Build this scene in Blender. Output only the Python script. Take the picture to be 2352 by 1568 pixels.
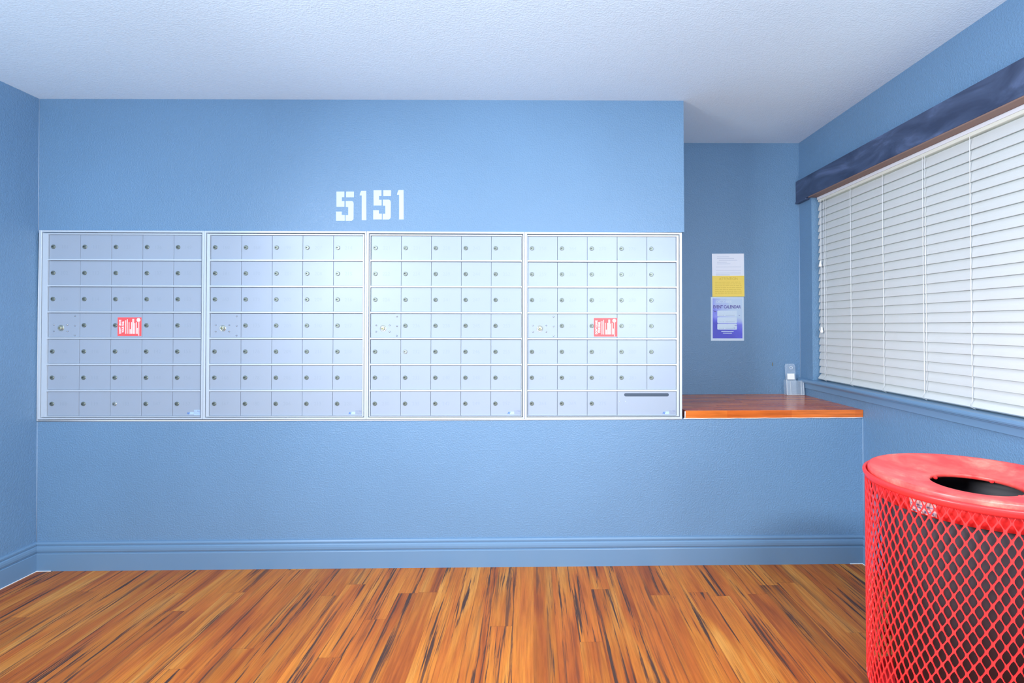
import bpy, bmesh, math, random
from mathutils import Vector, Matrix
random.seed(7)
for o in list(bpy.data.objects): bpy.data.objects.remove(o, do_unlink=True)
S = bpy.context.scene
COL = S.collection
PI = math.pi

# ------------------------------------------------------------------ camera
F_PX, W_PX = 1190.0, 2352.0
YAW, PITCH, ROLL = .0134, .0097, -.003
cam = bpy.data.cameras.new('camera'); camo = bpy.data.objects.new('camera', cam); COL.objects.link(camo)
fw = Vector((math.sin(YAW)*math.cos(PITCH), math.cos(YAW)*math.cos(PITCH), math.sin(PITCH)))
r0 = fw.cross(Vector((0, 0, 1))).normalized(); u0 = r0.cross(fw)
rr = r0*math.cos(ROLL)+u0*math.sin(ROLL); uu = -r0*math.sin(ROLL)+u0*math.cos(ROLL)
m = Matrix((rr, uu, -fw)).transposed().to_4x4(); m.translation = Vector((0, -2.72, 1.2522))
camo.matrix_world = m
cam.sensor_width = 36; cam.lens = F_PX/W_PX*36; cam.shift_x = -64.04/W_PX; cam.shift_y = -47.96/W_PX
cam.clip_start = .02
S.camera = camo
S.view_settings.view_transform = 'Standard'; S.view_settings.look = 'None'
S.view_settings.gamma = 1; S.view_settings.use_curve_mapping = False
S.view_settings.exposure = -0.16

# ------------------------------------------------------------------ light
wld = bpy.data.worlds.new('world'); S.world = wld; wld.use_nodes = True
wn = wld.node_tree.nodes['Background']; wn.inputs[0].default_value = (1, .96, .84, 1); wn.inputs[1].default_value = 1.6
def area(name, loc, target, size, power, col, sy=None):
    l = bpy.data.lights.new(name, 'AREA'); l.energy = power; l.color = col; l.size = size
    if sy: l.shape = 'RECTANGLE'; l.size_y = sy
    o = bpy.data.objects.new(name, l); COL.objects.link(o); o.location = loc
    o.rotation_euler = (Vector(target)-Vector(loc)).to_track_quat('-Z', 'Y').to_euler()
    return o
COOL, WARM = (.84, .94, 1), (.95, .97, 1)
def lamp(name, loc, tgt, size, power, col, sy, spread):
    o = area(name, loc, tgt, size, power, col, sy); o.data.spread = math.radians(spread); return o
lamp('uplight_fill_left', (-2.0, -2.9, .9), (-2.3, -1.6, 2.6), 1.1, 21, COOL, .8, 120)  # added uplight standing in for bounced flash, brightens left ceiling and wall
lamp('uplight_fill_right', (1.2, -2.9, 1.1), (1.4, -1.6, 2.6), .9, 18, COOL, .8, 120)  # added uplight, spreads the flash bounce over the right ceiling and wall
lamp('uplight_fill_low', (-.4, -3.3, .12), (-.4, .2, 2.44), 3.8, 6, COOL, .6, 100)  # added unseen strip near the floor, lifts ceiling and upper wall
lamp('side_fill_left', (-2.2, -2.6, 2.0), (1.7, -.9, .7), .8, 58, WARM, .8, 100)  # added unseen fill, brightens the right wall, blind and trash can
lamp('side_fill_right', (1.4, -2.9, 1.5), (-2.5, -.5, .85), .7, 42, WARM, .7, 100)  # added unseen fill, lifts the left wall
lamp('down_fill_left', (-2.0, -3.0, 2.38), (-2.2, 0, 0), 1.0, 23, WARM, .4, 90)  # added fill aimed down at the low left wall, no real fixture
lamp('down_fill_middle', (.06, -3.2, 2.38), (.3, 0, .1), .5, 15, WARM, .5, 95)  # added fill that makes the highlight on the wall and mailboxes
lamp('down_fill_right', (1.2, -3.2, 2.38), (1.5, 0, .05), .7, 19, WARM, .4, 85)  # added fill for the low wall at the right, no real fixture
lamp('rear_fill', (.10, -4.56, .75), (.10, 0, .75), 3.4, 7, COOL, 1.3, 180)  # added broad fill behind the camera; the front wall has no opening

# ------------------------------------------------------------------ helpers
def link(o, parent=None):
    COL.objects.link(o)
    if parent: o.parent = parent
    return o
def mesh_obj(name, bm, mat, parent=None, smooth=False, bevel=0, seg=2):
    me = bpy.data.meshes.new(name); bmesh.ops.recalc_face_normals(bm, faces=bm.faces[:]); bm.to_mesh(me); bm.free()
    if not isinstance(mat, (list, tuple)): mat = [mat]
    for q in mat: me.materials.append(q)
    if smooth:
        for p in me.polygons: p.use_smooth = True
    o = link(bpy.data.objects.new(name, me), parent)
    if bevel:
        b = o.modifiers.new('bevel', 'BEVEL'); b.width = bevel; b.segments = seg; b.limit_method = 'ANGLE'; b.angle_limit = .7
    return o
def thing(name, label, cat, loc=(0, 0, 0), group=None, rot=(0, 0, 0)):
    o = bpy.data.objects.new(name, None); COL.objects.link(o); o.location = loc; o.rotation_euler = rot
    o.empty_display_size = .05
    o['label'] = label; o['category'] = cat
    if group: o['group'] = group
    return o
def tag(o, label, cat, group=None):
    o['label'] = label; o['category'] = cat
    if group: o['group'] = group
    return o
def struct(o): o['kind'] = 'structure'; return o
def box(bm, x0, x1, y0, y1, z0, z1, mi=0):
    v = [bm.verts.new(p) for p in ((x0,y0,z0),(x1,y0,z0),(x1,y1,z0),(x0,y1,z0),(x0,y0,z1),(x1,y0,z1),(x1,y1,z1),(x0,y1,z1))]
    for f in ((0,3,2,1),(4,5,6,7),(0,1,5,4),(1,2,6,5),(2,3,7,6),(3,0,4,7)):
        bm.faces.new([v[i] for i in f]).material_index = mi
def prism(bm, pts, fn, a, b, mi=0):
    """pts 2D outline, fn(p, t) -> 3D, between t=a and t=b"""
    va = [bm.verts.new(fn(p, a)) for p in pts]; vb = [bm.verts.new(fn(p, b)) for p in pts]
    n = len(pts)
    bm.faces.new(va[::-1]).material_index = mi; bm.faces.new(vb).material_index = mi
    for i in range(n): bm.faces.new((va[i], va[(i+1) % n], vb[(i+1) % n], vb[i])).material_index = mi
def tube(bm, path, r, n=8, mi=0):
    rings = []
    for i, p in enumerate(path):
        p = Vector(p); d = (Vector(path[min(i+1, len(path)-1)])-Vector(path[max(i-1, 0)])).normalized()
        a = d.cross(Vector((0, 0, 1)));
        if a.length < .1: a = d.cross(Vector((0, 1, 0)))
        a.normalize(); b = d.cross(a)
        rings.append([bm.verts.new(p+(a*math.cos(t)+b*math.sin(t))*r) for t in [2*PI*k/n for k in range(n)]])
    for A, B in zip(rings, rings[1:]):
        for k in range(n): bm.faces.new((A[k], A[(k+1) % n], B[(k+1) % n], B[k])).material_index = mi
    bm.faces.new(rings[0][::-1]); bm.faces.new(rings[-1])
def lathe(bm, prof, n=64, axis='z', c=(0, 0, 0), close=False, mi=0):
    """prof: (r, h) list; revolve about z (or -y for axis 'y')"""
    rings = []
    for r, h in prof:
        ring = []
        for k in range(n):
            t = 2*PI*k/n
            if axis == 'z': p = (c[0]+r*math.cos(t), c[1]+r*math.sin(t), c[2]+h)
            else: p = (c[0]+r*math.cos(t), c[1]-h, c[2]+r*math.sin(t))
            ring.append(bm.verts.new(p))
        rings.append(ring)
    pairs = list(zip(rings, rings[1:]))
    if close: pairs.append((rings[-1], rings[0]))
    for A, B in pairs:
        for k in range(n): bm.faces.new((A[k], A[(k+1) % n], B[(k+1) % n], B[k])).material_index = mi
    if not close:
        if prof[0][0] > 0: bm.faces.new(rings[0])
        if prof[-1][0] > 0: bm.faces.new(rings[-1])
    return rings
BM = bmesh.new
def text_mesh(name, body, size, mat, parent, origin, right=(1, 0, 0), up=(0, 0, 1), width=None, height=None, depth=.0003, align='CENTER', bold=0):
    c = bpy.data.curves.new('lettering', 'FONT'); c.body = body; c.size = 1; c.extrude = 0; c.offset = bold
    c.resolution_u = 3
    t = bpy.data.objects.new('lettering', c)
    me = bpy.data.meshes.new_from_object(t)
    bpy.data.objects.remove(t); bpy.data.curves.remove(c)
    xs = [v.co.x for v in me.vertices]; ys = [v.co.y for v in me.vertices]
    x0, x1, y0, y1 = min(xs), max(xs), min(ys), max(ys)
    sx = (width/(x1-x0)) if width else size; sy = (height/(y1-y0)) if height else (size if not width else sx)
    if not width and height: sx = sy
    R, U = Vector(right), Vector(up); N = R.cross(U)
    ax = {'CENTER': (x0+x1)/2, 'LEFT': x0}[align]
    for v in me.vertices:
        a = (v.co.x-ax)*sx; b = (v.co.y-(y0+y1)/2)*sy
        v.co = Vector(origin)+R*a+U*b+N*depth
    me.name = name; me.materials.clear(); me.materials.append(mat)
    return link(bpy.data.objects.new(name, me), parent)

# ------------------------------------------------------------------ materials
def mat(name, col, rough=.5, metal=0., spec=.5, **kw):
    q = bpy.data.materials.new(name); q.use_nodes = True
    b = q.node_tree.nodes['Principled BSDF']
    b.inputs['Base Color'].default_value = (*col, 1); b.inputs['Roughness'].default_value = rough
    b.inputs['Metallic'].default_value = metal; b.inputs['Specular IOR Level'].default_value = spec
    for k, v in kw.items(): b.inputs[k].default_value = v
    return q
def nn(q, t, **kw):
    n = q.node_tree.nodes.new(t)
    for k, v in kw.items(): setattr(n, k, v)
    return n
def wire(q, a, b): q.node_tree.links.new(a, b)
def coords(q, scale=(1, 1, 1), src='Object', rot=(0, 0, 0)):
    tc = nn(q, 'ShaderNodeTexCoord'); mp = nn(q, 'ShaderNodeMapping'); mp.inputs['Scale'].default_value = scale; mp.inputs['Rotation'].default_value = rot
    wire(q, tc.outputs[src], mp.inputs['Vector']); return mp.outputs['Vector']
def noise(q, vec, scale, detail=2, rough=.5, dist=0):
    n = nn(q, 'ShaderNodeTexNoise'); n.inputs['Scale'].default_value = scale; n.inputs['Detail'].default_value = detail
    n.inputs['Roughness'].default_value = rough; n.inputs['Distortion'].default_value = dist
    wire(q, vec, n.inputs['Vector']); return n
def ramp(q, fac, stops):
    r = nn(q, 'ShaderNodeValToRGB'); e = r.color_ramp.elements
    while len(e) < len(stops): e.new(.5)
    for el, (p, c) in zip(e, stops): el.position = p; el.color = (*c, 1) if len(c) == 3 else c
    wire(q, fac, r.inputs['Fac']); return r
def bump(q, h, strength, dist, prev=None):
    b = nn(q, 'ShaderNodeBump'); b.inputs['Strength'].default_value = strength; b.inputs['Distance'].default_value = dist
    wire(q, h, b.inputs['Height'])
    if prev: wire(q, prev, b.inputs['Normal'])
    return b.outputs['Normal']
def bsdf(q): return q.node_tree.nodes['Principled BSDF']
def textured(name, col, rough, sc, strength, dist, var=.04, spec=.5, lo=.42, hi=.62):
    q = mat(name, col, rough, 0, spec)
    v = coords(q)
    n = noise(q, v, sc, 2.5, .55)
    r = ramp(q, n.outputs['Fac'], [(lo, (0, 0, 0)), (hi, (1, 1, 1))])
    n2 = noise(q, v, sc*.22, 2)
    nb = bump(q, n2.outputs['Fac'], strength*.5, dist*2)
    wire(q, bump(q, r.outputs['Color'], strength, dist, nb), bsdf(q).inputs['Normal'])
    n3 = noise(q, v, 1.6, 3)
    c = ramp(q, n3.outputs['Fac'], [(.3, tuple(x*(1-var) for x in col)), (.7, tuple(x*(1+var) for x in col))])
    wire(q, c.outputs['Color'], bsdf(q).inputs['Base Color'])
    return q
WALLC = (.140, .270, .440)
M_wall = textured('blue_wall_paint', WALLC, .36, 135, .55, .0014)
M_ceil = textured('ceiling_paint', (.69, .86, .99), .85, 120, .5, .0016, var=.02, spec=.2)
M_base = mat('baseboard_paint', (.140, .262, .42), .33)
M_white = mat('white_stencil_paint', (.52, .62, .78), .6, 0, .3)
M_trim = mat('brushed_aluminium_trim', (.56, .65, .74), .36, .25)
M_dark = mat('cabinet_shadow_steel', (.10, .13, .17), .6, .3)
M_caulk = mat('white_caulk', (.80, .86, .90), .6)
def door_mat():
    q = mat('mailbox_door_aluminium', (.335, .41, .515), .46, .12)
    v = coords(q, (1, 1, 1))
    n = noise(q, v, 3.0, 3)
    r = ramp(q, n.outputs['Fac'], [(.35, (.40, .40, .40)), (.7, (.48, .48, .48))])
    wire(q, r.outputs['Color'], bsdf(q).inputs['Roughness'])
    return q
M_door = door_mat()
M_num = mat('worn_engraved_digits', (.302, .375, .477), .45, .1)
M_lock = mat('grey_zinc_lock', (.20, .24, .215), .38, .6)
M_lockhi = mat('lock_plug_zinc', (.52, .56, .52), .3, .8)
M_rivet = mat('bright_rivet', (.42, .48, .56), .22, .9)
M_brass = mat('brass_lock_plug', (.60, .58, .34), .3, .8)
M_black = mat('keyhole_black', (.01, .015, .02), .6)
M_slot = mat('slot_dark_steel', (.055, .085, .13), .45, .2)
M_red = mat('red_powder_coat', (.93, .040, .042), .34, 0, .4)
M_bin = mat('black_plastic_liner', (.050, .048, .062), .5)
M_bin_in = M_bin
M_blind = mat('white_faux_wood_slat', (.60, .635, .635), .5)
M_head = mat('white_headrail_steel', (.76, .81, .88), .4)
M_cord = mat('white_cord', (.85, .88, .90), .7)
M_tassel = mat('white_plastic_tassel', (.88, .90, .88), .35)
M_brown = mat('bare_brown_wood_edge', (.24, .15, .12), .6)
M_paper = mat('white_paper', (.88, .92, 1.0), .6)
M_yel = mat('yellow_print', (1.0, .76, .14), .6)
M_yeltxt = mat('ochre_print', (.66, .46, .05), .6)
M_grey = mat('pale_grey_print', (.52, .60, .74), .6)
M_purple = mat('purple_ink', (.10, .055, .42), .6)
M_stred = mat('red_sticker_print', (.93, .10, .11), .5)
M_stwh = mat('white_sticker_print', (.90, .88, .90), .5)
M_blue = mat('blue_logo_ink', (.04, .19, .62), .5)
M_lblue = mat('pale_blue_label', (.42, .60, .82), .4)
M_ink = mat('slate_label_ink', (.18, .22, .42), .5)
M_gold = mat('bronze_nail', (.25, .22, .12), .4, .6)
def glass(name, rough=.03, alpha=.22, tint=(.85, .93, 1)):
    q = bpy.data.materials.new(name); q.use_nodes = True; nt = q.node_tree; nt.nodes.clear()
    o = nn(q, 'ShaderNodeOutputMaterial'); mx = nn(q, 'ShaderNodeMixShader'); tr = nn(q, 'ShaderNodeBsdfTransparent'); gl = nn(q, 'ShaderNodeBsdfGlossy')
    tr.inputs[0].default_value = (*tint, 1); gl.inputs['Roughness'].default_value = rough
    lw = nn(q, 'ShaderNodeLayerWeight'); lw.inputs['Blend'].default_value = alpha
    wire(q, lw.outputs['Fresnel'], mx.inputs[0]); wire(q, tr.outputs[0], mx.inputs[1]); wire(q, gl.outputs[0], mx.inputs[2]); wire(q, mx.outputs[0], o.inputs[0])
    return q
M_glass = glass('window_glass')
M_acryl = mat('clear_acrylic', (.75, .88, 1), .08, 0, .8, Alpha=.17)
M_edge = mat('bright_acrylic_edge', (.85, .93, 1), .15, 0, .8, Alpha=.62)
M_sleeve = glass('clear_plastic_sleeve', .15, .35, (.95, .98, 1))
def wood_floor():
    q = mat('laminate_plank_floor', (.5, .2, .06), .34, 0, .28)
    v = coords(q, (1, 1, 1), rot=(0, 0, PI/2))
    sp = nn(q, 'ShaderNodeSeparateXYZ'); wire(q, v, sp.inputs[0])
    def M(op, a, b=None, c=None):
        n = nn(q, 'ShaderNodeMath', operation=op)
        for k, x in enumerate((a, b, c)):
            if x is None: continue
            if isinstance(x, (int, float)): n.inputs[k].default_value = x
            else: wire(q, x, n.inputs[k])
        return n.outputs[0]
    PW, PL = .0905, 1.22
    ry = M('DIVIDE', sp.outputs[1], PW); row = M('FLOOR', ry); fy = M('FRACT', ry)
    wr = nn(q, 'ShaderNodeTexWhiteNoise', noise_dimensions='1D'); wire(q, row, wr.inputs['W'])
    lx = M('ADD', M('DIVIDE', sp.outputs[0], PL), M('MULTIPLY', wr.outputs['Value'], 7.3)); fx = M('FRACT', lx)
    pid = M('ADD', M('FLOOR', lx), M('MULTIPLY', row, 13.7))
    wp = nn(q, 'ShaderNodeTexWhiteNoise', noise_dimensions='1D'); wire(q, pid, wp.inputs['W']); rv = wp.outputs['Value']
    e1 = M('MINIMUM', fy, M('SUBTRACT', 1, fy)); e2 = M('MINIMUM', fx, M('SUBTRACT', 1, fx))
    seam = M('MAXIMUM', M('LESS_THAN', e1, .009), M('LESS_THAN', e2, .0009))
    off = nn(q, 'ShaderNodeCombineXYZ'); mu = nn(q, 'ShaderNodeMath', operation='MULTIPLY'); mu.inputs[1].default_value = 37.
    wire(q, rv, mu.inputs[0]); wire(q, mu.outputs[0], off.inputs[2]); wire(q, mu.outputs[0], off.inputs[0])
    ad = nn(q, 'ShaderNodeVectorMath', operation='ADD'); wire(q, v, ad.inputs[0]); wire(q, off.outputs[0], ad.inputs[1])
    def stretched(sx, sy, sc, det, ro=.6, dist=0):
        mp = nn(q, 'ShaderNodeMapping'); mp.inputs['Scale'].default_value = (sx, sy, 1); wire(q, ad.outputs[0], mp.inputs['Vector'])
        return noise(q, mp.outputs['Vector'], sc, det, ro, dist)
    broad = stretched(.55, 5.5, 2.2, 3, .5, .6)
    base = ramp(q, broad.outputs['Fac'], [(.28, (.33, .075, .014)), (.42, (.53, .140, .018)), (.56, (.62, .205, .024)), (.70, (.70, .30, .055))])
    # per-plank tone
    pl = nn(q, 'ShaderNodeMix', data_type='RGBA', blend_type='MULTIPLY'); pl.inputs[0].default_value = 1
    tone = ramp(q, rv, [(0, (.74, .68, .62)), (.5, (.88, .84, .82)), (1, (1.0, 1.02, 1.0))])
    wire(q, base.outputs['Color'], pl.inputs[6]); wire(q, tone.outputs['Color'], pl.inputs[7])
    fine = stretched(1.6, 40, 3.2, 4, .65)
    fr = ramp(q, fine.outputs['Fac'], [(.35, (.70, .66, .62)), (.6, (1.06, 1.06, 1.06))])
    m2 = nn(q, 'ShaderNodeMix', data_type='RGBA', blend_type='MULTIPLY'); m2.inputs[0].default_value = .8
    wire(q, pl.outputs[2], m2.inputs[6]); wire(q, fr.outputs['Color'], m2.inputs[7])
    # dark streaks
    st = stretched(.60, 21, 2.6, 6, .66, .45)
    mask = ramp(q, st.outputs['Fac'], [(.53, (0, 0, 0)), (.60, (1, 1, 1))])
    st2 = stretched(.4, 5, 1.5, 2, .5, .2)
    mask2 = ramp(q, st2.outputs['Fac'], [(.36, (0, 0, 0)), (.52, (1, 1, 1))])
    mm = nn(q, 'ShaderNodeMath', operation='MULTIPLY'); wire(q, mask.outputs['Color'], mm.inputs[0]); wire(q, mask2.outputs['Color'], mm.inputs[1])
    m3 = nn(q, 'ShaderNodeMix', data_type='RGBA', blend_type='MIX'); wire(q, mm.outputs[0], m3.inputs[0])
    wire(q, m2.outputs[2], m3.inputs[6]); m3.inputs[7].default_value = (.070, .032, .020, 1)
    # seams
    m4 = nn(q, 'ShaderNodeMix', data_type='RGBA', blend_type='MULTIPLY'); wire(q, seam, m4.inputs[0])
    wire(q, m3.outputs[2], m4.inputs[6]); m4.inputs[7].default_value = (.72, .66, .62, 1)
    wire(q, m4.outputs[2], bsdf(q).inputs['Base Color'])
    wire(q, bump(q, fine.outputs['Fac'], .12, .001), bsdf(q).inputs['Normal'])
    return q
M_floor = wood_floor()
def wood_counter():
    q = mat('red_brown_butcher_block', (.4, .13, .05), .22, 0, .6)
    v = coords(q)
    br = nn(q, 'ShaderNodeTexBrick'); br.offset = .43; br.offset_frequency = 2
    for k, x in (('Scale', 1), ('Mortar Size', .0004), ('Brick Width', .34), ('Row Height', .045)): br.inputs[k].default_value = x
    br.inputs['Color1'].default_value = (.0, .0, .0, 1); br.inputs['Color2'].default_value = (1, 1, 1, 1); br.inputs['Mortar'].default_value = (.2, .2, .2, 1)
    wire(q, v, br.inputs['Vector'])
    c1 = ramp(q, br.outputs['Color'], [(0, (.50, .085, .014)), (1, (.78, .22, .035))])
    v2 = coords(q, (2.5, 45, 60)); n = noise(q, v2, 2.2, 4, .6)
    r = ramp(q, n.outputs['Fac'], [(.35, (.74, .68, .64)), (.65, (1.12, 1.1, 1.08))])
    mx = nn(q, 'ShaderNodeMix', data_type='RGBA', blend_type='MULTIPLY'); mx.inputs[0].default_value = 1
    wire(q, c1.outputs['Color'], mx.inputs[6]); wire(q, r.outputs['Color'], mx.inputs[7]); wire(q, mx.outputs[2], bsdf(q).inputs['Base Color'])
    return q
M_counter = wood_counter()
def valance_mat():
    q = mat('worn_navy_stain', (.05, .08, .15), .42, 0, .5)
    v = coords(q, (1, 1.0, 3.5)); n = noise(q, v, 3.2, 4, .62, .8)
    r = ramp(q, n.outputs['Fac'], [(.35, (.032, .050, .105)), (.55, (.058, .088, .17)), (.75, (.12, .17, .32))])
    wire(q, r.outputs['Color'], bsdf(q).inputs['Base Color']); return q
M_val = valance_mat()
def lid_mat():
    q = mat('worn_red_lid', (.86, .035, .045), .34, 0, .5)
    v = coords(q, (1, 1, 1)); n = noise(q, v, 9, 5, .65, .4)
    r = ramp(q, n.outputs['Fac'], [(.40, (.92, .05, .05)), (.56, (.93, .12, .10)), (.72, (.95, .30, .22))])
    wire(q, r.outputs['Color'], bsdf(q).inputs['Base Color']); return q
M_lid = lid_mat()

# ------------------------------------------------------------------ room shell
XL, XR, XB, YB, ZC = -2.566, 1.7416, .8000, .6355, 2.44
YF = -4.6
WY0, WY1, WZ0, WZ1 = -1.80, .487, .905, 2.052      # window opening
bm = BM(); box(bm, XL-.15, XR+.15, YF-.15, YB+.15, -.12, 0); struct(mesh_obj('floor', bm, M_floor))
bm = BM(); box(bm, XL-.15, XR+.15, YF-.15, YB+.15, ZC, ZC+.12); struct(mesh_obj('ceiling', bm, M_ceil))
bm = BM(); box(bm, XL-.15, XL, YF, YB+.15, 0, ZC); struct(mesh_obj('wall_left', bm, M_wall))
bm = BM(); box(bm, XL, XR+.15, YB, YB+.15, 0, ZC); struct(mesh_obj('wall_back', bm, M_wall))
bm = BM(); box(bm, XL-.15, XR+.15, YF-.15, YF, 0, ZC); struct(mesh_obj('wall_front', bm, M_ceil))
bm = BM()
X2 = XR+.15
box(bm, XR, X2, YF, YB, 0, WZ0); box(bm, XR, X2, YF, YB, WZ1, ZC)
box(bm, XR, X2, YF, WY0, WZ0, WZ1); box(bm, XR, X2, WY1, YB, WZ0, WZ1)
bmesh.ops.remove_doubles(bm, verts=bm.verts, dist=1e-5)
struct(mesh_obj('wall_right', bm, M_wall))
# projecting wall block that holds the mailboxes
bm = BM()
box(bm, XL, XB, 0, YB, 1.743, ZC)
box(bm, XL, .786, .07, YB, .762, 1.743)
struct(mesh_obj('wall_middle', bm, M_wall))
bm = BM(); box(bm, XL, XR, 0, YB, 0, .762); struct(mesh_obj('wall_lower', bm, M_wall))
# baseboards
BP = [(0, 0), (.016, 0), (.016, .086), (.0145, .0895), (.0095, .0905), (.0095, .0935), (.0135, .096), (.0155, .101), (.0155, .111), (.0135, .121), (.0100, .1255), (.0065, .1262), (.0065, .1295), (.0105, .132), (.0105, .138), (.006, .1445), (0, .146)]
bm = BM(); prism(bm, BP, lambda p, t: (t, -p[0], p[1]), XL, XR); struct(mesh_obj('baseboard_back', bm, M_base))
bm = BM(); prism(bm, BP, lambda p, t: (XL+p[0], t, p[1]), YF, 0); struct(mesh_obj('baseboard_left', bm, M_base))
bm = BM(); prism(bm, BP, lambda p, t: (XR-p[0], t, p[1]), YF, 0); struct(mesh_obj('baseboard_right', bm, M_base))
# thin white caulk at the floor in the corners
bm = BM(); tube(bm, [(XL+.018, -.55, .001), (XL+.0175, -.3, .0015), (XL+.0185, -.1, .001), (XL+.019, -.018, .0012), (XL+.09, -.0175, .001)], .0022, 6)
tube(bm, [(XR-.085, -.0175, .001), (XR-.02, -.018, .0012), (XR-.018, -.05, .001)], .0024, 6)
struct(mesh_obj('trim_1', bm, M_caulk))

# ------------------------------------------------------------------ window
win = bpy.data.objects.new('window_1', None); COL.objects.link(win); win.location = (XR+.1, -.65, WZ0); win['kind'] = 'structure'
def wpart(name, bm, mt, parent=None, **k):
    o = mesh_obj(name, bm, mt, None, **k); p = parent or win; o.parent = p
    if p is win: o.matrix_parent_inverse = Matrix.Translation(-Vector(win.location))
    return o
bm = BM(); fx0, fx1 = 1.845, 1.885
box(bm, fx0, fx1, WY0, WY1, WZ0, WZ0+.045); box(bm, fx0, fx1, WY0, WY1, WZ1-.045, WZ1)
for ya, yb in ((WY0, WY0+.045), (-.68, -.63), (WY1-.045, WY1)): box(bm, fx0, fx1, ya, yb, WZ0+.045, WZ1-.045)
wpart('window_frame', bm, M_head, bevel=.003)
for ya, yb in ((WY0+.045, -.68), (-.63, WY1-.045)):
    bm = BM(); box(bm, 1.864, 1.868, ya, yb, WZ0+.045, WZ1-.045); wpart('pane', bm, M_glass)
# stool (rounded nose) and apron
bm = BM()
ns = [(XR+.10, .9045), (XR+.10, .886), (XR-.012, .886), (XR-.012, .883), (XR-.020, .882), (XR-.022, .8865), (XR-.0255, .8895), (XR-.027, .8955), (XR-.0255, .9025), (XR-.020, .9070), (XR-.01, .9085), (XR+.10, .9085)]
prism(bm, ns, lambda p, t: (p[0], t, p[1]), -1.93, YB-.002); wpart('window_sill', bm, M_base, bevel=.0008)
bm = BM(); box(bm, XR-.012, XR, -1.90, .566, .850, .8835); wpart('apron', bm, M_base, bevel=.0015)
# thin plaster crack line below the sill: scored seam in the wall
# ------------------------------------------------------------------ navy cornice board above the window
val = thing('cornice_board', 'long dark navy stained wooden board above the window blind', 'cornice', (XR, -.65, 2.05))
def rel(o, root): o.parent = root; o.matrix_parent_inverse = root.matrix_basis.inverted() if False else Matrix.Translation(-Vector(root.location)); return o
bm = BM(); box(bm, XR-.023, XR-.0005, -1.95, YB-.001, 2.052, 2.186); rel(mesh_obj('board', bm, M_val, bevel=.002), val)
bm = BM(); box(bm, XR-.0225, XR+.032, WY0+.003, WY1-.003, 2.046, 2.0518); o = rel(mesh_obj('bottom_strip', bm, M_brown), val); o['label'] = 'bare brown wooden underside strip'
bm = BM(); box(bm, XR-.027, XR-.0005, .505, YB-.001, 2.040, 2.0515); rel(mesh_obj('end_strip', bm, M_val, bevel=.002), val)

# ------------------------------------------------------------------ window blind
BX = 1.776
bl = thing('window_blind', 'closed white horizontal slat blind hanging in the window', 'blind', (1.79, -.65, .92))
BY0, BY1 = WY0+.012, WY1-.010
bm = BM(); box(bm, 1.7775, 1.83, BY0, BY1, 2.0150, 2.0450); rel(mesh_obj('headrail', bm, mat('cream_headrail', (.72, .74, .66), .5), bevel=.001), bl)
bm = BM(); box(bm, 1.7715, 1.7768, BY0, BY1, 2.0290, 2.0455); rel(mesh_obj('headrail_fascia', bm, M_head, bevel=.001), bl)
def slat_bm(zb, tilt, wdt=.050, th=.0026, x=BX, flare=0):
    bm = BM(); n = 6; top = []; bot = []
    ct, stt = math.cos(tilt), math.sin(tilt)
    for i in range(n+1):
        s = i/n; cr = .0022*(1-(2*s-1)**2)
        top.append((x+s*wdt*ct-cr*stt, zb+s*wdt*stt+cr*ct)); bot.append((x+s*wdt*ct-cr*stt+th*stt, zb+s*wdt*stt+cr*ct-th*ct))
    prism(bm, top+bot[::-1], lambda p, t: (p[0], t, p[1]), BY0+random.uniform(0, .003), BY1-random.uniform(0, .004))
    return bm
NS = 24
for i in range(NS):
    z = 1.9600-i*.0437
    tl = math.radians(74.5) + random.uniform(-.012, .012)
    rel(mesh_obj('slat', slat_bm(z, tl), M_blind), bl)
rel(mesh_obj('bottom_rail', slat_bm(.9205, math.radians(52), .048, .010, BX-.010), M_blind, bevel=.0015), bl)
for y in (.400, .138, -.128, -.397, -.652, -.95, -1.25, -1.55):
    bm = BM(); tube(bm, [(BX-.0055, y, 2.012), (BX-.0055, y+.001, 1.5), (BX-.006, y, .945), (BX-.016, y, .922), (BX-.004, y-.012, .912)], .0011, 6)
    rel(mesh_obj('ladder_cord', bm, M_cord, smooth=True), bl)
for y in (.386, -.409):
    bm = BM(); tube(bm, [(BX-.004, y, 2.012), (BX-.0035, y, .945)], .0009, 6); rel(mesh_obj('lift_cord', bm, M_cord, smooth=True), bl)
for y, zt in ((.424, 1.640), (.415, 1.236)):
    bm = BM(); tube(bm, [(BX-.016, y, 2.018), (BX-.016, y, zt)], .0011, 6); rel(mesh_obj('tilt_cord', bm, M_cord, smooth=True), bl)
    bm = BM(); lathe(bm, [(.0015, .034), (.004, .033), (.0055, .022), (.0055, .016), (.0085, .010), (.0092, .003), (.007, -.002), (0.0005, -.003)], 16, c=(BX-.016, y, zt-.03))
    rel(mesh_obj('tassel', bm, M_tassel, smooth=True), bl)

# ------------------------------------------------------------------ counter
ct = thing('counter_shelf', 'red-brown wooden shelf top on the low wall below the window corner', 'shelf', (1.27, .3, .762))
bm = BM(); box(bm, .800, XR-.001, -.006, YB-.001, .7635, .8035); rel(mesh_obj('worktop', bm, M_counter, bevel=.0015), ct)
bm = BM()
pts = [(.79+.0475*i, -.0045-.001*math.sin(i*1.7), .7622+.0007*math.sin(i*2.3)) for i in range(21)]
tube(bm, pts, .0026, 6); tube(bm, [(.7965, -.0045, .762), (.7972, -.006, .775), (.7975, -.006, .80)], .0026, 6)
o = rel(mesh_obj('caulk_line', bm, M_caulk, smooth=True), ct); o['label'] = 'uneven white caulk bead'

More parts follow.
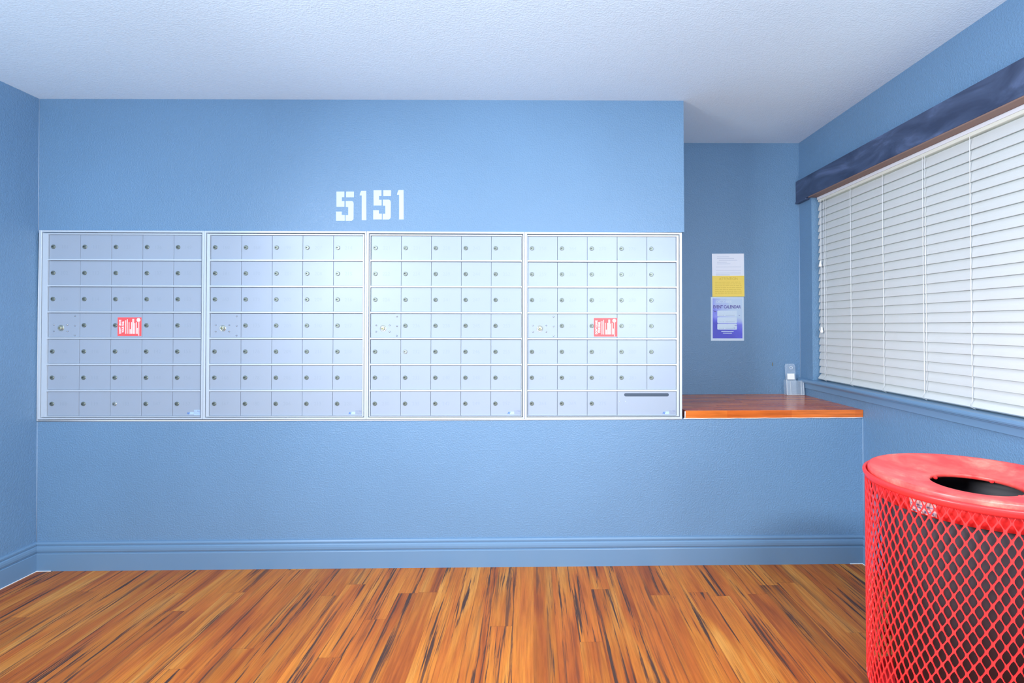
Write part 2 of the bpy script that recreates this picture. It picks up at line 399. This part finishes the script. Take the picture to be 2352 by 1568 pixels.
# ------------------------------------------------------------------ brochure holder
bh = thing('brochure_holder', 'empty clear acrylic leaflet holder leaning in the shelf corner', 'leaflet holder', (1.667, .585, .8035), rot=(math.radians(-5), 0, 0))
w = .0545
bm = BM()
pts = [(-w*.62, .0), (w*.62, 0), (w*.62, .185), (w*.55, .195), (w*.45, .199), (-w*.45, .199), (-w*.55, .195), (-w*.62, .185)]
prism(bm, [(-w*.62+.004, .002)]+pts[1:], lambda p, t: (p[0]-.008, t, p[1]), .006, .0085)
mesh_obj('back_plate', bm, M_acryl, bh)
bm = BM()
box(bm, -w, w, -.034, -.0315, .002, .092); box(bm, -w, -w+.0025, -.0315, .006, .002, .098); box(bm, w-.0025, w, -.0315, .006, .002, .098)
box(bm, -w, w, -.034, .006, 0, .0025)
pk = mesh_obj('pocket', bm, M_acryl, bh)
bm = BM()
for x in (-w+.001, w-.001): box(bm, x-.0012, x+.0012, -.0355, -.0325, .001, .097)
for x in (-w+.024, w-.016): box(bm, x-.0009, x+.0009, -.0350, -.0330, .003, .088)
box(bm, -w, w, -.0358, -.0320, 0, .0028)
mesh_obj('pocket_edge', bm, M_edge, pk)
bm = BM(); box(bm, -.030, .016, -.0005, .0055, .098, .136); o = mesh_obj('foam_pad', bm, M_tassel, bh, bevel=.001); o['label'] = 'cream adhesive pad'
bm = BM(); lathe(bm, [(.007, 0), (.0105, 0), (.0105, .003), (.007, .003)], 24, 'y', (-.002, .006, .174), close=True); mesh_obj('hanging_hole', bm, M_edge, bh, smooth=True)

# nail-like mark on the wall
bm = BM(); lathe(bm, [(.001, -.011), (.0022, -.010), (.0022, .010), (.001, .011)], 8, c=(1.558, YB-.0025, .997))
tag(mesh_obj('wall_anchor', bm, M_gold), 'tiny bronze strip stuck on the blue wall above the shelf', 'wall anchor')

# ------------------------------------------------------------------ stencilled 5151
UX = lambda u: -1.0263+(u-773)*.0022714
VZ = lambda u, v: 1.9565-(v-440)*.0022836+(u-773)*.0000009
num = thing('building_number', 'white stencilled 5151 painted on the blue wall above the mailboxes', 'number', (-.85, -.001, 1.88))
def crop(p): return (740+p[0]/10.69, 410+p[1]/10.69)
G5a = [[(350, 320), (545, 320), (545, 460), (485, 460), (485, 555), (548, 555), (548, 695), (352, 695)],
       [(590, 320), (780, 320), (780, 462), (590, 462)],
       [(580, 552), (735, 552), (765, 575), (775, 620), (772, 985), (760, 1015), (725, 1038), (575, 1038), (575, 897), (640, 897), (640, 700), (580, 700)],
       [(342, 810), (482, 810), (482, 895), (555, 895), (555, 1036), (342, 1036)]]
G1a = [[(960, 300), (1082, 300), (1086, 1022), (972, 1022), (972, 415), (920, 415), (935, 355)]]
sh = lambda g, dx, dy: [[(x+dx, y+dy) for x, y in q] for q in g]
for g in (G5a, G1a, sh(G5a, 912, -33), sh(G1a, 918, -18)):
    bm = BM()
    for poly in g:
        pp = [crop(p) for p in poly]
        prism(bm, pp, lambda p, t: (UX(p[0]), t, VZ(*p)), -.0012, .0003)
    rel(mesh_obj('numeral', bm, M_white), num)

# ------------------------------------------------------------------ mailboxes
U = [(-2.5577, -1.7105, -2.5125, .1602, -1.7245), (-1.7105, -.8685, -1.6800, .1590, -.8895),
     (-.8685, -.0425, -.8480, .1571, -.0610), (-.0425, .7840, -.0285, .1572, .7540)]
LBL = ['silver mailbox unit at the far left against the side wall, with a red sticker',
       'silver mailbox unit, second from the left, under the painted 5151',
       'silver mailbox unit, second from the right, catching the bright reflection',
       'silver mailbox unit at the right end with a dark outgoing mail slot']
NUMS = [
 [['101','102','104','','106','107','108'],['111','113','114','','116','118','119'],['121','122','129','','127','131','133'],['136','137','138','141','142','144','147'],['149','150','152','151','155','156','157']],
 [['160','161','162','','164','166','167'],['168','170','172','175','176','178','180'],['199','201','202','203','204','205','206'],['207','208','209','210','211','212','213'],['214','215','216','217','218','219','220']],
 [['221','222','224','','226','228','230'],['231','234','237','236','232','233','235'],['238','239','241','238','239','240','242'],['243','244','247','245','246','248','249'],['250','252','251','253','255','254','257']],
 [['258','259','260','','262','261','263'],['264','265','264','266','267','268','269'],['270','271','272','','273','274','275'],['276','277','278','279','280','281',''],['','','','','','','']]]
CX, CZ, ROT = -.889, 1.2577, math.radians(.25)
T0, RP, RAIL = 1.7250, .1357, .0104
def sticker(parent, x0, x1, z0, z1, y):
    bm = BM(); box(bm, x0, x1, y-.0005, y+.0002, z0, z1)
    s = mesh_obj('sticker', bm, M_stred, parent); s['label'] = 'red mail notice sticker turned sideways'
    w_, h_ = x1-x0, z1-z0; Y = y-.0006
    def bar(bm, a, b, c, d): box(bm, x0+a*w_, x0+b*w_, Y-.0003, Y, z0+c*h_, z0+d*h_)
    # lettering runs bottom-to-top
    text_mesh('sticker_text', "DON'T LEAVE", 1, M_stwh, s, (x0+w_*.105, Y, z0+h_*.50), right=(0, 0, 1), up=(-1, 0, 0), width=h_*.74, height=w_*.095, bold=.035)
    text_mesh('sticker_text', 'YOUR MAIL', 1, M_stwh, s, (x0+w_*.228, Y, z0+h_*.49), right=(0, 0, 1), up=(-1, 0, 0), width=h_*.62, height=w_*.095, bold=.035)
    bm = BM()
    for a, c, d in ((.33, .12, .84), (.395, .12, .90), (.47, .12, .74), (.52, .12, .37), (.575, .12, .74), (.62, .12, .92), (.665, .12, .92), (.71, .12, .70), (.77, .12, .74), (.82, .12, .43), (.88, .02, .74)):
        bar(bm, a, a+.028, c, d)
    lathe(bm, [(.0001, .0003), (h_*.10, .0003), (h_*.10, 0)], 20, 'y', (x0+w_*.875, Y, z0+h_*.86))
    o = mesh_obj('sticker_print', bm, M_stwh, s); return s
def uslabel(parent, xr, zb, y, fade):
    bm = BM(); box(bm, xr-.0355, xr-.001, y-.0004, y+.0002, zb+.002, zb+.030)
    l = mesh_obj('postal_label', bm, fade, parent)
    text_mesh('label_text', 'U.S. MAIL', 1, M_ink, l, (xr-.0183, y-.0004, zb+.0215), width=.0325, height=.0100)
    text_mesh('label_text', 'APPROVED BY THE', 1, M_ink, l, (xr-.0183, y-.0004, zb+.0120), width=.032, height=.0026)
    text_mesh('label_text', 'POSTMASTER GENERAL', 1, M_ink, l, (xr-.0183, y-.0004, zb+.0070), width=.026, height=.0024)
    bm = BM(); box(bm, xr-.060, xr-.037, y-.0004, y+.0002, zb+.006, zb+.019)
    g = mesh_obj('maker_label', bm, M_lblue, parent)
    text_mesh('logo', 'AF', 1, M_blue, g, (xr-.0635, y-.0005, zb+.0125), width=.0155, height=.0115, bold=.02)
rnd = random.Random(3)
def lock(parent, x, z, y, bright=0, special=False):
    r = .0108
    bm = BM(); lathe(bm, [(r, -.002), (r, .0028), (r*.86, .0042), (r*.62, .0042), (r*.58, .0032), (.0001, .0032)], 24, 'y', (x, y, z))
    l = mesh_obj('lock', bm, M_lockhi if special else M_lock, parent, smooth=False)
    # keyway
    bm2 = BM(); a = rnd.uniform(-.25, .25)
    k = [(-.0085, -.0016), (-.001, -.0020), (.0005, 0), (-.001, .0020), (-.0085, .0016)]
    rk = [(px*math.cos(a)-py*math.sin(a), px*math.sin(a)+py*math.cos(a)) for px, py in k]
    me = l.data
    bmm = bmesh.new(); bmm.from_mesh(me)
    prism(bmm, rk, lambda p, t: (x+p[0]*.85, t, z+p[1]), y-.0046, y-.0030, 1)
    bmm.to_mesh(me); bmm.free(); bm2.free(); me.materials.append(M_black)
    return l
for ui, (x0, x1, gx, P, gr) in enumerate(U):
    cxu = (x0+x1)/2
    dx, dz = cxu-CX, 1.2577-CZ
    root = thing('mailbox_unit', LBL[ui], 'mailbox unit', (CX+dx*math.cos(ROT), 0, CZ-dx*math.sin(ROT)), 'wall mailbox units in a row', (0, ROT, 0))
    L = lambda x: x-cxu
    Z = lambda z: z-1.2577
    a, b = L(x0)+.0006, L(x1)-.0006; zt, zb = Z(1.7470), Z(.7680)
    # cabinet body behind
    bm = BM(); box(bm, a+.003, b-.003, .012, .066, zb+.002, zt-.002); mesh_obj('cabinet_body', bm, M_dark, root)
    # outer trim ring
    ow = .0105 if ui else .014; owr = .009 if ui < 3 else .0125
    ia, ib, it, ibm = a+ow, b-owr, zt-.0100, zb+.0095
    bm = BM()
    box(bm, a, ia, -.0085, .012, zb, zt); box(bm, ib, b, -.0085, .012, zb, zt)
    box(bm, ia, ib, -.0085, .012, it, zt); box(bm, ia, ib, -.0085, .012, zb, ibm)
    mesh_obj('outer_frame', bm, M_trim, root, bevel=.0012)
    # inner front frame with rails
    g = .0044
    fa, fb, ft, fbm = ia+g*.7, ib-g*.8, it-g, ibm+g*.7
    G0, G1 = L(gx), L(gr)
    bm = BM()
    box(bm, fa, G0-.0012, -.0065, .012, fbm, ft); box(bm, G1+.0012, fb, -.0065, .012, fbm, ft)
    box(bm, G0-.0012, G1+.0012, -.0060, .012, Z(T0)+.0006, ft)
    box(bm, G0-.0012, G1+.0012, -.0060, .012, fbm, Z(T0-7*RP+RAIL)-.001)
    for r in range(1, 7):
        zc = Z(T0-r*RP); box(bm, G0-.0012, G1+.0012, -.0062, .012, zc+.0016, zc+RAIL-.0006)
    mesh_obj('front_frame', bm, M_trim, root, bevel=.0008)
    for c in range(5):
        for r in range(7):
            if ui == 3 and r == 6 and c == 4: continue
            wide = (ui == 3 and r == 6 and c == 3)
            xa = G0+c*P+.0007; xb = (G0+(c+1)*P-.0009) if c < 4 and not wide else G1-.0004
            za = Z(T0-(r+1)*RP+RAIL)+.0002; zb2 = Z(T0-r*RP)-.0006
            yf = .0010
            bm = BM(); box(bm, xa, xb, yf, .009, za, zb2)
            if wide:
                d = mesh_obj('outgoing_mail_panel', bm, M_door, root, bevel=.0007)
                sx0, sx1, sz = xa+.036, xb-.038, zb2-.0165
                bm = BM(); n = 10; rr_ = .0085; pts = []
                for k in range(n+1): t = PI/2+PI*k/n; pts.append((sx0+rr_+rr_*math.cos(t), sz+rr_*math.sin(t)))
                for k in range(n+1): t = -PI/2+PI*k/n; pts.append((sx1-rr_+rr_*math.cos(t), sz+rr_*math.sin(t)))
                prism(bm, pts, lambda p, t: (p[0], t, p[1]), yf-.0007, yf+.001)
                s = mesh_obj('mail_slot', bm, M_slot, d); s['label'] = 'dark rounded outgoing mail slot'
                for k in (.012, .044):
                    bm = BM(); lathe(bm, [(.0032, -.001), (.0030, .001), (.0012, .0018), (.0001, .0018)], 10, 'y', (xa+k, yf, zb2-.052)); mesh_obj('rivet', bm, M_trim, d, smooth=True)
                uslabel(d, xb, za+.001, yf, M_door)
                continue
            if r == 3 and c == 0:
                d = mesh_obj('carrier_lock_panel', bm, M_door, root, bevel=.0007)
                lx, lz = xa+.064, za+.048
                bm = BM(); lathe(bm, [(.0165, -.001), (.0165, .0012), (.0150, .0022), (.0128, .0018), (.0120, .0004), (.0105, .0004), (.0105, .0060), (.0092, .0082), (.0070, .0084), (.0068, .0070), (.0001, .0070)], 28, 'y', (lx, yf, lz))
                lathe(bm, [(.0068, .0066), (.0066, .0088), (.0050, .0094), (.0001, .0094)], 20, 'y', (lx, yf, lz), mi=1)
                box(bm, lx-.0050, lx+.0020, yf-.0102, yf-.0090, lz-.0012, lz+.0012, 2)
                mesh_obj('carrier_lock', bm, [M_lockhi, M_brass, M_black], d)
                for px, pz in ((.028, .064), (.028, .031), (.098, .064), (.098, .031), (.136, .110), (.136, .060), (.136, .010)):
                    bm = BM(); lathe(bm, [(.0042, -.001), (.0040, .0018), (.0024, .0036), (.0001, .0040)], 12, 'y', (xa+px, yf, za+pz)); mesh_obj('rivet', bm, M_rivet, d, smooth=True)
                continue
            d = mesh_obj('door', bm, M_door, root, bevel=.0007)
            lx = xa+(.0205 if not (c == 0 and ui == 0) else .0195)+.002
            lock(d, lx, (za+zb2)/2, yf, special=(ui == 0 and r == 6 and c == 2) or (ui == 2 and c == 1 and r == 4))
            s = NUMS[ui][c][r]
            if (ui in (0, 3)) and r == 3 and c == 2:
                s = ''
                sticker(d, xa+.022+.012, xa+.022+.012+.1225, za+.0065, za+.0065+.097, yf)
            if s: text_mesh('number', s, 1, M_num, d, ((xa+xb)/2+.001, yf, (za+zb2)/2), height=.0185, depth=.0002)
            if r == 6 and c == 4: uslabel(d, xb, za+.001, yf, [M_lblue, M_door, M_door][ui])
# caulk around the bank
bank = [(-2.561, .7665), (-2.2, .7650), (-1.7, .7640), (-1.2, .7625), (-.7, .7610), (-.2, .7600), (.3, .7600), (.781, .7600)]
bm = BM(); tube(bm, [(x, -.0035, z+.001+.001*math.sin(x*31)) for x, z in bank for _ in (0,)], .0028, 6)
tube(bm, [(-2.5635, -.003, .768), (-2.562, -.003, 1.1), (-2.5605, -.003, 1.45), (-2.556, -.0035, 1.745)], .0025, 6)
struct(mesh_obj('trim_2', bm, M_caulk, smooth=True))
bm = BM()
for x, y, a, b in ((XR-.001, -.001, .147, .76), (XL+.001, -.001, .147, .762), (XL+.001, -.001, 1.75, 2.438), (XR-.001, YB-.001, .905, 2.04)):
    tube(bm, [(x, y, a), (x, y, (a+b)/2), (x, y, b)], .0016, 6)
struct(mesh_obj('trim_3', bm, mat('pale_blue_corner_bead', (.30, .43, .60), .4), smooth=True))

# ------------------------------------------------------------------ papers on the back wall
YP = YB-.0012
def sheet(name, label, cat, x0, x1, z0, z1, mt, rotz=0):
    r = thing(name, label, cat, ((x0+x1)/2, YP, (z0+z1)/2), None, (0, rotz, 0))
    w_, h_ = (x1-x0)/2, (z1-z0)/2
    bm = BM(); box(bm, -w_, w_, 0, .0008, -h_, h_); mesh_obj('paper', bm, mt, r); return r, w_, h_
nt, w_, h_ = sheet('notice_sheet', 'white and yellow printed notice on the wall above the purple flyer', 'notice', 1.1675, 1.3770, 1.4375, 1.7175, M_paper, math.radians(-.3))
bm = BM(); box(bm, -w_, w_, -.0005, 0, -h_, -h_+.1355); ye = mesh_obj('yellow_panel', bm, M_yel, nt); ye['label'] = 'yellow lower half of the notice'
text_mesh('heading', 'ATTENTION', 1, M_yeltxt, ye, (0, -.0006, -h_+.1165), width=.120, height=.0165, bold=-.01)
bm = BM(); rn = random.Random(5)
for k in range(7):
    z = -h_+.093-k*.0118; x = -w_+.017
    while x < w_-.025:
        l = rn.uniform(.008, .026); box(bm, x, min(x+l, w_-.018), -.0009, -.0005, z, z+.0024); x += l+.004
mesh_obj('small_print', bm, M_yeltxt, ye)
bm = BM()
for z, a, b in ((.118, -.072, .008), (.107, -.072, .040), (.096, -.060, .060), (.083, -.072, -.008), (.072, -.072, .015), (.052, -.08, .085), (.028, -.08, .085), (.013, -.08, .083), (.006, -.08, .083), (-.001, -.08, .010)):
    box(bm, a, b, -.0005, 0, z, z+.0018)
mesh_obj('small_print', bm, M_grey, nt)
ev, w_, h_ = sheet('event_flyer', 'purple event calendar flyer in a clear sleeve below the yellow notice', 'flyer', 1.1570, 1.3730, 1.1500, 1.4345, M_paper, math.radians(.2))
def flyer_mat():
    q = mat('purple_watercolour_print', (.3, .25, .8), .6)
    v = coords(q, (1, 1, 1)); sp = nn(q, 'ShaderNodeSeparateXYZ'); wire(q, v, sp.inputs[0])
    n = noise(q, v, 14, 3, .55, .3)
    # diagonal wash: darker to the lower left, paler to the upper right
    a = nn(q, 'ShaderNodeMath', operation='MULTIPLY_ADD'); wire(q, sp.outputs[2], a.inputs[0]); a.inputs[1].default_value = 1.3; a.inputs[2].default_value = .44
    b = nn(q, 'ShaderNodeMath', operation='MULTIPLY_ADD'); wire(q, sp.outputs[0], b.inputs[0]); b.inputs[1].default_value = 2.6; wire(q, a.outputs[0], b.inputs[2])
    mr = nn(q, 'ShaderNodeMapRange'); wire(q, sp.outputs[2], mr.inputs[0]); mr.inputs[1].default_value = -.040; mr.inputs[2].default_value = .012; mr.inputs[3].default_value = -.42; mr.inputs[4].default_value = 0
    b2 = nn(q, 'ShaderNodeMath', operation='ADD'); wire(q, b.outputs[0], b2.inputs[0]); wire(q, mr.outputs[0], b2.inputs[1])
    c = nn(q, 'ShaderNodeMath', operation='MULTIPLY_ADD'); wire(q, n.outputs['Fac'], c.inputs[0]); c.inputs[1].default_value = .45; wire(q, b2.outputs[0], c.inputs[2])
    r = ramp(q, c.outputs[0], [(.10, (.045, .035, .66)), (.34, (.13, .11, .84)), (.52, (.34, .34, .95)), (.64, (.55, .60, .95)), (.85, (.74, .82, .96))])
    wire(q, r.outputs['Color'], bsdf(q).inputs['Base Color']); return q
bm = BM(); box(bm, -w_+.012, w_-.010, -.0005, 0, -h_+.016, h_-.008); pr = mesh_obj('printed_area', bm, flyer_mat(), ev)
text_mesh('heading', 'OCTOBER', 1, M_paper, pr, (-.022, -.0006, .112), width=.105, height=.017, bold=.02)
text_mesh('heading', 'EVENT CALENDAR', 1, M_purple, pr, (-.002, -.0006, .0785), width=.180, height=.021, bold=.03)
for zc, hh in ((.0345, .0195), (-.0080, .0195), (-.0505, .0195)):
    bm = BM(); ww = .064; rr_ = .006; pts = []
    for qx, qz, t0 in ((1, 1, 0), (-1, 1, PI/2), (-1, -1, PI), (1, -1, 3*PI/2)):
        for k in range(5): t = t0+PI/2*k/4; pts.append((qx*(ww-rr_)+rr_*math.cos(t)-.002, zc+qz*(hh-rr_)+rr_*math.sin(t)))
    prism(bm, pts, lambda p, t: (p[0], t, p[1]), -.0010, -.0004); pn = mesh_obj('calendar_box', bm, M_paper, pr)
    bm = BM(); box(bm, -.054, -.036, -.0013, -.001, zc-.011, zc-.0095); box(bm, -.030, -.026, -.0013, -.001, zc-.0125, zc-.008); box(bm, -.012, .048, -.0013, -.001, zc-.0115, zc-.0095); mesh_obj('small_print', bm, M_grey, pr)
bm = BM(); box(bm, -.040, .040, -.0010, -.0005, -.0845, -.0795); box(bm, -.029, .029, -.0010, -.0005, -.0955, -.0905); mesh_obj('small_print', bm, M_paper, pr)
bm = BM()
for cx, cz, s in ((-.083, .052, 1.0), (.078, .024, .5), (.052, -.042, .6), (.046, -.058, .5), (.060, -.040, .5)):   # small bats
    pts = [(-.012, .005), (-.004, -.001), (0, .001), (.005, -.002), (.012, .000), (.006, -.006), (-.001, -.005), (-.007, -.002)]
    prism(bm, [(cx+x*s, cz+z*s) for x, z in pts], lambda p, t: (p[0], t, p[1]), -.0015, -.0011)
mesh_obj('bat_print', bm, M_purple, pr)
bm = BM(); box(bm, -w_-.001, w_+.001, -.0024, -.0018, -h_-.002, h_-.002); o = mesh_obj('clear_sleeve', bm, M_sleeve, ev); o['label'] = 'clear plastic sleeve'

# ------------------------------------------------------------------ trash can
TX, TY, TR, TZ = 1.380, -1.116, .285, .772
tc = thing('trash_can', 'red round expanded-metal trash can with open lid by the window wall', 'trash can', (TX, TY, 0))
RM = .292
# rim tube + band
bm = BM(); lathe(bm, [(RM-.004, -.024), (RM+.003, -.024), (RM+.0045, -.019), (RM+.0075, -.014), (RM+.0085, -.007), (RM+.006, -.002), (RM, -.0015), (RM-.003, -.005), (RM-.004, -.014)], 96, c=(0, 0, TZ-.002), close=True)
mesh_obj('rim', bm, M_red, tc, smooth=True)
# lid: dished disc with round opening, rolled edges
RO = .1155; ZD = .020
bm = BM(); lathe(bm, [(TR-.012, -.030), (TR-.002, -.028), (TR, -.020), (TR, .002), (TR-.002, .0065), (TR-.008, .0085), (TR-.016, .007), (TR-.06, -.000), (RO+.05, -.012), (RO+.006, -ZD+.001), (RO+.001, -ZD), (RO-.001, -ZD-.003), (RO, -ZD-.012), (RO+.002, -ZD-.012), (RO+.004, -ZD-.004), (RO+.05, -.0155), (TR-.06, -.004), (TR-.016, .003), (TR-.006, .002), (TR-.005, -.022)], 128, c=(0, 0, TZ+.002), close=True)
lid = mesh_obj('lid', bm, M_lid, tc, smooth=True)
for t in (math.radians(118), math.radians(28), math.radians(208), math.radians(298)):
    bm = BM(); lathe(bm, [(.0065, 0), (.0065, -.005), (.004, -.008), (.0001, -.009)], 6, c=((RO-.006)*math.cos(t), (RO-.006)*math.sin(t), TZ-ZD-.003))
    mesh_obj('bolt', bm, M_red, lid)
# inner skirt under the lid
bm = BM(); lathe(bm, [(RM-.026, -.074), (RM-.024, -.074), (RM-.014, -.006), (RM-.016, -.006)], 96, c=(0, 0, TZ), close=True); mesh_obj('skirt', bm, M_red, tc, smooth=True)
# sticker on the skirt
def on_skirt(t, z, dr=.0012):
    r = RM-.024+(z-(TZ-.074))/.068*.010+dr; return (r*math.cos(t), r*math.sin(t), z)
ta = math.radians(196); tb = math.radians(211)
bm = BM(); n = 8; va = [bm.verts.new(on_skirt(ta+(tb-ta)*i/n, TZ-.070)) for i in range(n+1)]; vb = [bm.verts.new(on_skirt(ta+(tb-ta)*i/n, TZ-.030)) for i in range(n+1)]
for i in range(n): bm.faces.new((va[i], va[i+1], vb[i+1], vb[i]))
st = mesh_obj('sticker', bm, mat('aged_pink_label', (.62, .42, .42), .5), tc); st['label'] = 'small white label behind the mesh'
bm = BM()
for z, a0, a1 in ((.048, .05, .95), (.056, .1, .5), (.062, .55, .95), (.068, .1, .4), (.066, .55, .9)):
    vs = []
    for i in range(5):
        t = ta+(tb-ta)*(a0+(a1-a0)*i/4); vs.append((bm.verts.new(on_skirt(t, TZ-z, .0018)), bm.verts.new(on_skirt(t, TZ-z+.003, .0018))))
    for p, q in zip(vs, vs[1:]): bm.faces.new((p[0], q[0], q[1], p[1]))
mesh_obj('sticker_print', bm, M_ink, st)
# liner bin
bm = BM(); lathe(bm, [(.205, .045), (.210, .040), (.256, TZ-.08), (.2585, TZ-.040), (.2545, TZ-.040), (.252, TZ-.08), (.206, .060), (.0001, .050), (.0001, .045)], 72); mesh_obj('liner', bm, M_bin, tc, smooth=True)
# expanded metal basket
NC, Z0, Z1 = 68, .052, TZ-.014
NRW = 14; hz = (Z1-Z0)/NRW; da = 2*PI/NC
def cyl(t, z):
    r = RM
    if z < .085: r = RM-.020*((.085-z)/.05)**1.6 if z > .035 else RM-.020
    return (r*math.cos(t), r*math.sin(t), z)
bm = BM()
vcache = {}
def vert(i2, j2):   # lattice in half steps
    key = (i2 % (2*NC), j2)
    if key not in vcache: vcache[key] = bm.verts.new(cyl(i2*da/2, Z0+j2*hz/2))
    return vcache[key]
hole = [(.73, .04), (.67, .20), (.32, .58), (0, .80), (-.36, .52), (-.69, .15), (-.73, -.04), (-.67, -.20), (-.32, -.58), (0, -.80), (.36, -.52), (.69, -.15)]
for j in range(0, 2*NRW+1):
    for i in range(NC):
        ci = 2*i + (j % 2); cj = j
        out = []; inn = []
        corners = [(ci+1, cj), (ci, cj+1), (ci-1, cj), (ci, cj-1)]
        if cj-1 < 0 or cj+1 > 2*NRW: continue
        ov = [vert(*c) for c in corners]
        iv = [bm.verts.new(cyl((ci+hx)*da/2, Z0+(cj+hy)*hz/2)) for hx, hy in hole]
        # sectors: right corner 0, top 3, left 6, bottom 9
        for q, (s, e) in enumerate(((0, 3), (3, 6), (6, 9), (9, 12))):
            A, B = ov[q], ov[(q+1) % 4]
            ids = [iv[k % 12] for k in range(s, e+1)]
            mid = len(ids)//2
            for k in range(len(ids)-1):
                bm.faces.new((A if k < mid else B, ids[k+1], ids[k])) if k != mid-0 and False else None
            bm.faces.new([A, B]+ids[::-1])
me_b = mesh_obj('mesh_basket', bm, M_red, tc)
so = me_b.modifiers.new('thick', 'SOLIDIFY'); so.thickness = .0034; so.offset = 0
bm = BM(); lathe(bm, [(RM-.026, .030), (RM-.018, .028), (RM-.014, .036), (RM-.008, .054), (RM-.012, .056), (RM-.022, .040)], 96, close=True)
lathe(bm, [(.0001, .034), (RM-.02, .034), (RM-.02, .038), (.0001, .038)], 64); mesh_obj('base_ring', bm, M_red, tc, smooth=True)
for k in range(3):
    t = math.radians(40+120*k); bm = BM(); lathe(bm, [(.018, 0), (.020, .004), (.014, .036)], 16, c=(.22*math.cos(t), .22*math.sin(t), 0)); mesh_obj('foot', bm, M_bin, tc, smooth=True)
